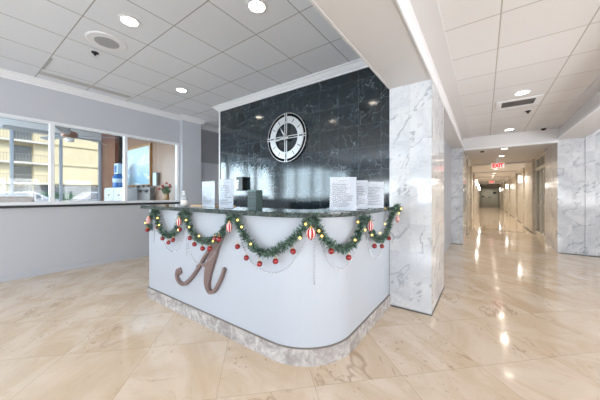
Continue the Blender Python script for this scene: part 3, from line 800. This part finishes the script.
# bead strings
BE = [('first narrow swag at the left', [(-3.013, 1.465, .930), (-3.0, 1.465, .787), (-2.9, 1.465, .674), (-2.771, 1.465, .635), (-2.648, 1.465, .693), (-2.569, 1.465, .828), (-2.52, 1.465, .93)]),
 ('swag above the script letter', [(-2.45, 1.435, .93), (-2.402, 1.435, .72), (-2.281, 1.432, .61), (-2.149, 1.432, .611), (-2.011, 1.432, .696), (-1.91, 1.432, .817), (-1.80, 1.432, .933)]),
 ('widest central swag', [(-1.696, 1.465, .942), (-1.598, 1.465, .761), (-1.482, 1.465, .681), (-1.322, 1.465, .658), (-1.191, 1.482, .71), (-1.113, 1.510, .81), (-1.033, 1.560, .956)]),
 ('swag on the counter curve', [(-.99, 1.60, .956), (-.955, 1.64, .83), (-.925, 1.695, .729), (-.89, 1.775, .686), (-.872, 1.878, .71), (-.870, 2.011, .814), (-.870, 2.142, .932)]),
 ('last swag by the marble pillar', [(-.870, 2.20, .95), (-.870, 2.312, .746), (-.870, 2.447, .636), (-.870, 2.595, .656), (-.870, 2.758, .80)]),
 ('striped ornament on the counter curve, straight down', [(-1.01, 1.585, .95), (-1.01, 1.585, .605)]),
 ('second striped ornament, straight down', [(-2.494, 1.465, .95), (-2.494, 1.465, .64)]),
 ('leftmost striped ornament, straight down', [(-3.17, 1.467, .92), (-3.20, 1.469, .70)])]
for lb, P in BE:
    pts = resample(P, .02)
    if len(P) > 2:
        Q = []
        P_ = [Vector(p) for p in P]; P_ = [P_[0]]+P_+[P_[-1]]
        for i in range(1, len(P_)-2):
            for k in range(10):
                t = k/10; a, b_, c, d = P_[i-1:i+3]
                Q.append(.5*((2*b_)+(-a+c)*t+(2*a-5*b_+4*c-d)*t*t+(-a+3*b_-3*c+d)*t**3))
        Q.append(P_[-1]); pts = Q
    out = [pts[0]]
    for q in pts:
        if (q-out[-1]).length > .019: out.append(q)
    b = MB()
    for q in out: b.ball(q, .0062, 1)
    b.tube(out, .0012, 4)
    b.build('bead_string', M['bead'], label='thin silver bead string under the '+lb, cat='bead string', group='silver bead strings on the counter')

# ================================================================ corridor things
def sconce(x, y, z, side, label):
    t = thing('wall_sconce', (x, y, z-.17), label, 'wall lamp', 'white sconces along the corridor')
    s = side
    MB().box(min(x, x+s*.03), max(x, x+s*.03), y-.06, y+.06, z-.10, z+.10).build('backplate', M['silver'], t)
    MB().lathe([(.04, -.14), (.045, -.135), (.045, .135), (.04, .14)], (x+s*.085, y, z), 18).build('glass_shade', M['sconce'], t)
sconce(1.29, 14.2, 1.93, -1, 'nearest and brightest wall sconce on the right corridor wall')
sconce(1.29, 21.9, 1.85, -1, 'second wall sconce down the right corridor wall')
sconce(1.29, 31.1, 1.82, -1, 'farthest small wall sconce on the right corridor wall')
sconce(-.43, 16.9, 1.95, 1, 'nearest bright wall sconce on the left corridor wall')
sconce(-.43, 21.3, 1.88, 1, 'middle wall sconce on the left corridor wall')
sconce(-.43, 26.5, 1.83, 1, 'farthest small wall sconce on the left corridor wall')
def exit_sign(x, y, z, w, label, green=False):
    t = thing('exit_sign', (x, y, z-.09), label, 'exit sign', 'exit signs over the corridor')
    MB().box(x-w/2, x+w/2, y-.02, y+.02, z-.09, z+.09, bev=.004).build('sign_box', M['exitw'], t)
    MB().box(x-.05, x+.05, y-.015, y+.015, z+.09, ZS).build('ceiling_bracket', M['white'], t)
    cu = bpy.data.curves.new('exit_text', 'FONT'); cu.body = 'EXIT'; cu.size = .17; cu.align_x = 'CENTER'; cu.align_y = 'CENTER'; cu.extrude = .002; cu.offset = .009
    tmp = bpy.data.objects.new('tmp', cu); COL.objects.link(tmp)
    dg = bpy.context.evaluated_depsgraph_get(); me = bpy.data.meshes.new_from_object(tmp.evaluated_get(dg)); bpy.data.objects.remove(tmp)
    me.materials.clear(); me.materials.append(M['exitr'])
    o = bpy.data.objects.new('letters', me); COL.objects.link(o); o.parent = t
    me.transform(Matrix.Translation((0, -.023, .09)) @ Matrix.Rotation(PI/2, 4, 'X') @ Matrix.Scale(w/.42, 4, (1, 0, 0)))
    o['label'] = 'red letters'
exit_sign(.35, 10.5, 2.215, .34, 'white exit sign with red letters under the near corridor ceiling')
exit_sign(.45, 24.5, 2.28, .34, 'tiny distant exit sign with red letters near the far doors')
MB().lathe([(.05, 0), (.05, -.02), (.03, -.035)], (-.05, 8.6, ZS), 16).build('smoke_detector', M['black'], label='small dark round detector on the corridor ceiling near the beam', cat='smoke detector')

# ================================================================ sun room behind the left windows
XE, YE = -10.6, 3.15
struct('ceiling_sunroom', MB().box(XE-.15, XL-.121, YB, 3.8, 3.35, 3.45), mat('grey sunroom ceiling', (178, 182, 186), .8))
struct('wall_sunroom_end', MB().box(-8.62, XL-.121, YE, YE+.1, 0, 3.35), M['woodwall'])
struct('wall_sunroom_panel', MB().box(XE, -9.42, YE, YE+.1, 0, 3.35), M['woodred'])
struct('wall_sunroom_recess', MB().box(-10.75, -8.42, YE+.35, YE+.45, 0, 3.35), mat('grey recess paint', (164, 166, 166), .6))
struct('wall_sunroom_near', MB().box(XE, XL-.121, YB-.1, YB, 0, .9).box(XE, XL-.121, YB-.1, YB, 2.9, 3.35), M['paint'])
w = thing('window_11', (-8.2, YB-.05, .9), None, None, kind='structure')  # unseen window added so its glow reflects in the dark marble wall
for x in (-10.55, -9.35, -8.15, -6.95, -5.82): MB().box(x-.04, x+.04, YB-.08, YB-.02, .9, 2.9).build('window_frame', M['aluminium'], w)
daylight('window_daylight', (-8.2, YB-.3, 1.95), (PI/2+.1, 0, 0), 4.6, 2.0, 200, (.70, .87, 1))  # added lamp supplying the glow mirrored by the dark marble
ex = [y for y in (-5.3, -4.23, -3.16, -2.1, -1.03, .04, 1.11, 2.13, 3.12)]
struct('wall_sunroom_outer', MB().box(XE-.15, XE, YB, YE, 0, .95).box(XE-.15, XE, YB, YE, 3.12, 3.35), M['white'])
w = thing('window_10', (XE, 0, .95), None, None, kind='structure')
for y in ex: MB().box(XE-.11, XE-.01, y-.035, y+.035, .99, 3.08, bev=.005).build('window_frame', M['aluminium'], w)
MB().box(XE-.11, XE-.01, YB, YE, .951, .99).box(XE-.11, XE-.01, YB, YE, 3.08, 3.119).build('window_frame', M['aluminium'], w)
for a, c in zip(ex, ex[1:]): MB().box(XE-.065, XE-.059, a+.036, c-.036, .991, 3.079).build('pane', M['glass'], w)

# picture
t = thing('framed_picture', (-7.85, YE-.03, 1.46), 'large framed abstract pale blue painting on the brown wall', 'painting')
x0, x1, z0, z1 = -8.60, -6.98, 1.50, 2.60
MB().box(x0, x1, YE-.045, YE-.002, z0, z0+.045).box(x0, x1, YE-.045, YE-.002, z1-.045, z1).box(x0, x0+.045, YE-.045, YE-.002, z0+.045, z1-.045).box(x1-.045, x1, YE-.045, YE-.002, z0+.045, z1-.045).build('picture_frame', M['goldwood'], t)
MB().box(x0+.045, x1-.045, YE-.02, YE-.003, z0+.045, z1-.045).build('canvas', M['art'], t)
t = thing('wall_dispenser', (-6.67, YE-.02, 1.50), 'pale blue flat dispenser on the brown wall right of the painting', 'dispenser')
MB().box(-6.78, -6.58, YE-.07, YE-.001, 1.50, 1.82, bev=.008).build('dispenser_case', M['bluew'], t)
MB().box(-6.60, -6.575, YE-.075, YE-.003, 1.50, 1.82, bev=.004).build('side_cover', M['greycab'], t)
# grey cabinet under the painting
t = thing('grey_console', (-7.4, 3.07, 0), 'grey cabinet with a dark handle under the blue painting', 'cabinet')
MB().box(-8.09, -6.78, 3.01, 3.14, 0, 1.462, bev=.006).build('cabinet_body', M['greycab'], t)
MB().box(-7.36, -6.86, 2.985, 3.012, 1.355, 1.40, bev=.004).box(-7.32, -7.24, 2.97, 3.012, 1.33, 1.37).box(-7.0, -6.92, 2.97, 3.012, 1.33, 1.37).build('handle', M['black'], t)
rnd = random.Random(5)
for k in range(6):
    x = -7.65+k*.14
    MB().lathe([(.02, 0), (.028, .01), (.028, .05), (.018, .06)], (x, 3.055, 1.462), 12).build('dark_cup', M['black'] if k % 2 else M['greycab'], label=['first', 'second', 'third', 'fourth', 'fifth', 'sixth'][k]+' small dark cup from the left on the grey cabinet', cat='cup', group='small cups on the grey cabinet')
# pale cabinet
t = thing('pale_cabinet', (-7.9, 2.85, 0), 'pale grey two-door cabinet standing in front of the reddish panel', 'cabinet')
MB().box(-8.88, -7.45, 2.72, 3.0, 0, 1.465, bev=.005).build('cabinet_body', M['cabinet'], t)
# doors
for x0, x1, hx in ((-8.87, -8.18, -8.50), (-8.16, -7.46, -7.80)):
    d = MB().box(x0, x1, 2.70, 2.719, .12, 1.43, bev=.004).build('cabinet_door', M['cabinet'], t)
    MB().box(hx-.03, hx+.03, 2.68, 2.70, 1.25, 1.28).build('door_handle', M['black'], d)
jx, jy = -8.25, 2.86
t = thing('water_jug', (jx, jy, 1.465), 'blue and white water jug standing on the pale cabinet', 'water jug')
MB().lathe([(.14, 0), (.15, .02), (.15, .30), (.12, .35), (.06, .38)], (jx, jy, 1.465), 24).build('jug_body', M['blue'], t, smooth=True)
MB().lathe([(.152, .14), (.152, .25)], (jx, jy, 1.465), 24).build('jug_band', M['bluew'], t, smooth=True)
t = thing('blue_carton', (jx, jy, 1.846), 'small blue and white carton standing on top of the water jug', 'carton')
MB().box(jx-.13, jx+.13, jy-.08, jy+.08, 1.846, 2.13, bev=.004).build('carton_body', M['bluew'], t)
MB().box(jx-.09, jx+.05, jy-.084, jy-.0805, 1.88, 2.08).build('carton_panel', M['blue'], t)
# flowers in a vase
vx, vy, vz = -5.87, 2.96, sill
t = thing('flower_vase', (vx, vy, vz), 'amber vase of red flowers standing on the window ledge', 'vase')
MB().lathe([(.045, 0), (.058, .015), (.066, .10), (.055, .16), (.060, .19)], (vx, vy, vz+.001), 20).build('vase_body', M['vase'], t, smooth=True)
fo = MB(); rnd = random.Random(9)
for k in range(110):
    a = rnd.uniform(0, 2*PI); r = rnd.uniform(.03, .13); h = rnd.uniform(.20, .35)
    c = Vector((vx, vy, vz+.17)); e = Vector((vx+.55*r*math.cos(a), vy+r*math.sin(a), vz+h)); fo.tube([c, e], .0018, 4)
    q_ = Vector((math.cos(a+1.3), math.sin(a+1.3), .1))*.018
    fo.bm.faces.new([fo.bm.verts.new(q) for q in (e-q_, e+Vector((0, 0, -.02)), e+q_, e+Vector((0, 0, .028))+q_*.3)])
fo.build('foliage', M['leafg'], t)
for (dx, dy, dz) in ((-.05, -.13, .30), (-.03, -.07, .37), (.03, -.01, .43), (.04, .06, .39), (-.04, .11, .35), (.04, -.09, .33), (0, .04, .33)):
    MB().ball((vx+dx, vy+dy, vz+dz), .030, 2, (1, 1, .75)).build('flower', M['petal'], t, smooth=True)
# walnut cabinet by the left windows
t = thing('walnut_sideboard', (-6.6, .4, 0), 'dark walnut sideboard behind the leftmost window pane', 'sideboard')
MB().box(-6.85, -6.40, -.35, .93, 0, 1.235, bev=.006).build('sideboard_body', M['wooddark'], t)
for y0 in (-.33, .31): MB().box(-6.40, -6.385, y0, y0+.60, .10, 1.20, bev=.003).build('sideboard_door', M['wooddark'], t)
MB().box(-6.80, -6.50, .52, .86, 1.236, 1.262, bev=.01).build('pale_tray', M['bluew'], label='low pale blue tray lying on the dark walnut sideboard', cat='tray')

# ceiling fan
fx, fy, fz = -7.3, 1.60, 2.55
t = thing('ceiling_fan', (fx, fy, 3.35), 'grey bladed ceiling fan with bronze motor behind the left windows', 'ceiling fan')
MB().lathe([(.06, 3.349-fz), (.055, 3.30-fz), (.014, 3.28-fz), (.014, .09)], (fx, fy, fz), 16).build('downrod', M['fanwood'], t)
MB().lathe([(.05, .10), (.12, .08), (.15, .03), (.14, -.02), (.07, -.05)], (fx, fy, fz), 24).build('motor', M['fanwood'], t, smooth=True)
MB().lathe([(.06, -.05), (.085, -.08), (.07, -.13), (.001, -.15)], (fx, fy, fz), 20).build('light_bowl', mat('frosted glass bowl', (226, 226, 224), .3), t, smooth=True)
for k in range(5):
    a = math.radians(52+72*k); d = Vector((math.cos(a), math.sin(a), 0)); n_ = Vector((-d.y, d.x, .22)).normalized()
    b = MB(); rows = []
    for r, w_ in ((.13, .025), (.20, .03), (.30, .065), (.88, .085), (.95, .06)):
        c = Vector((fx, fy, fz+.0)) + d*r
        rows.append([c-n_*w_+Vector((0, 0, .005)), c+n_*w_+Vector((0, 0, .005)), c+n_*w_-Vector((0, 0, .005)), c-n_*w_-Vector((0, 0, .005)), c-n_*w_+Vector((0, 0, .005))])
    b.quadstrip(rows); b.build('blade', M['fanblade'], t)

# ================================================================ outside
MB().box(-90, -10.76, -40, 60, -.14, -.02).build('ground', M['asphalt'], kind='structure')
bt = thing('apartment_building', (-50, 8, 0), 'cream apartment block with balconies outside the windows', 'building')
BX = -48.0
FL = [.14, 2.84, 5.45, 8.20, 10.95, 13.7, 16.4]
b = MB()
b.box(BX-8, BX-.8, -30, 40, -.02, 16.5)              # core
b.box(BX-.8, BX, 6.95, 40, 2.84, 16.5)               # plain cream front
b.box(BX-.8, BX, 4.0, 4.95, -.02, 16.5)               # column
b.box(BX-.8, BX, -30, -8, -.02, 16.5)
b.build('wall', M['cream'], bt)
for z in FL[1:]:
    MB().box(BX-.8, BX+.75, -8, 8.3, z-.16, z+.10).build('balcony_slab', M['slab'], bt)
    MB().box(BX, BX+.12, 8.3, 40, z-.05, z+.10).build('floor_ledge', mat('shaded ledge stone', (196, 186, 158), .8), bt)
for z in FL[:-1]:
    for (a, c) in ((5.05, 6.85), (-2.0, 3.9)):
        MB().box(BX-.799, BX-.74, a, c, z+.12, z+2.25).build('balcony_window', M['dglass'], bt)
for z in FL[1:-1]:
    r = MB()
    for k in range(60): r.box(BX+.66, BX+.70, -7.9+k*.27, -7.87+k*.27, z+.10, z+1.05)
    r.box(BX+.65, BX+.71, -7.9, 8.25, z+1.03, z+1.08); r.build('railing', M['rail'], bt)
MB().box(BX-.1, BX+.0, 7.0, 40, -.02, 2.6).build('ground_floor_glazing', M['dglass'], bt)
rnd = random.Random(11)
def hedge(x, y, L, label):
    b = MB()
    for k in range(900):
        p = Vector((x+rnd.uniform(-.4, .4), y+rnd.uniform(-L/2, L/2), rnd.uniform(0, 1.55+.12*math.sin(k))))
        d = Vector((rnd.gauss(0, 1), rnd.gauss(0, 1), rnd.gauss(0, 1))).normalized()*.10; s = d.cross(Vector((.3, .5, .8))).normalized()*.06
        b.bm.faces.new([b.bm.verts.new(q) for q in (p-s, p+d, p+s, p-d)])
    b.box(x-.3, x+.3, y-L/2+.1, y+L/2-.1, -.02, 1.4)
    b.build('hedge', M['hedge'], label=label, cat='hedge', group='hedges outside the windows')
hedge(-30, 5.2, 3.6, 'low green hedge outside, seen left of the second window pane')
hedge(-30.5, 10.4, 5.5, 'low green hedge outside, seen beneath the plain cream facade')
def car(x, y, rot, label):
    t = thing('parked_car', (0, 0, 0), label, 'car', 'cars parked outside')
    prof = [(-2.2, .35), (-2.25, .75), (-1.9, .95), (-1.35, 1.0), (-.75, 1.48), (.75, 1.54), (1.55, 1.08), (2.1, 1.0), (2.25, .7), (2.2, .35)]
    b = MB(); rows = []
    for w_ in (-.9, .9): rows.append([b.bm.verts.new((px_, w_*(1 if pz < 1.1 else .8), pz)) for px_, pz in prof])
    n = len(prof)
    for k in range(n): b.bm.faces.new((rows[0][k], rows[0][(k+1) % n], rows[1][(k+1) % n], rows[1][k]))
    b.bm.faces.new(rows[0]); b.bm.faces.new(rows[1][::-1]); b.build('car_body', M['carp'], t)
    g = MB()
    for s in (-1, 1):
        g.bm.faces.new([g.bm.verts.new(q) for q in ((-1.15, s*.91, 1.04), (-.68, s*.78, 1.42), (.70, s*.78, 1.46), (1.35, s*.90, 1.06))])
    g.build('car_windows', M['dglass'], t)
    for sx in (-1.35, 1.4):
        for s in (-.82, .82): MB().lathe([(.32, -.1), (.34, -.08), (.34, .08), (.32, .1)], (sx, s, .34), 20, 'y').build('wheel', M['tyre'], t)
    t.location = (x, y, -.02); t.rotation_euler = (0, 0, rot)
    return t
c0 = car(-20.0, 5.9, PI/2, 'silver car parked outside behind the second window pane')
c1 = dup(c0, (-26, 2.9, -.02), 'silver car parked farther away behind the first window pane', rot=(0, 0, PI/2))

# unseen roof slab with wide overhang, added to keep the sun out
struct('trim_19', MB().box(XE-.15, 11.5, YB-3.5, 34.2, 3.46, 3.62), M['plaster'])

# ================================================================ world, sun, camera
W = bpy.data.worlds.new('World'); SC.world = W; W.use_nodes = True
nt = W.node_tree; bg = nt.nodes['Background']
sky = nt.nodes.new('ShaderNodeTexSky'); sky.sky_type = 'NISHITA'; sky.sun_disc = False; sky.sun_elevation = math.radians(48); sky.sun_rotation = math.radians(120)
sky.air_density = 1.0; sky.dust_density = 2.5
nt.links.new(sky.outputs[0], bg.inputs[0]); bg.inputs[1].default_value = 0.2
s = bpy.data.lights.new('sun', 'SUN'); s.energy = 1.5; s.angle = math.radians(1); s.color = (1, .91, .82)
so = bpy.data.objects.new('sun', s); COL.objects.link(so)
so.rotation_euler = Vector((1.0, -.55, 1.15)).to_track_quat('Z', 'Y').to_euler()

cam = bpy.data.cameras.new('camera'); co = bpy.data.objects.new('camera', cam); COL.objects.link(co)
F = 256.6
cam.sensor_width = 36; cam.lens = F/600*36; cam.shift_y = -(200-195.5)/600*1.0
cam.clip_start = .05; cam.clip_end = 300
co.location = (0, 0, 1.25); th = math.atan(184.5/F)
co.rotation_euler = (PI/2, 0, th)
SC.camera = co
SC.view_settings.view_transform = 'Standard'; SC.view_settings.look = 'None'; SC.view_settings.gamma = 1
SC.view_settings.exposure = 0.72; SC.view_settings.use_curve_mapping = False
SC.cycles.sample_clamp_indirect = 6; SC.cycles.max_bounces = 10; SC.cycles.diffuse_bounces = 5; SC.cycles.glossy_bounces = 5; SC.cycles.transparent_max_bounces = 12
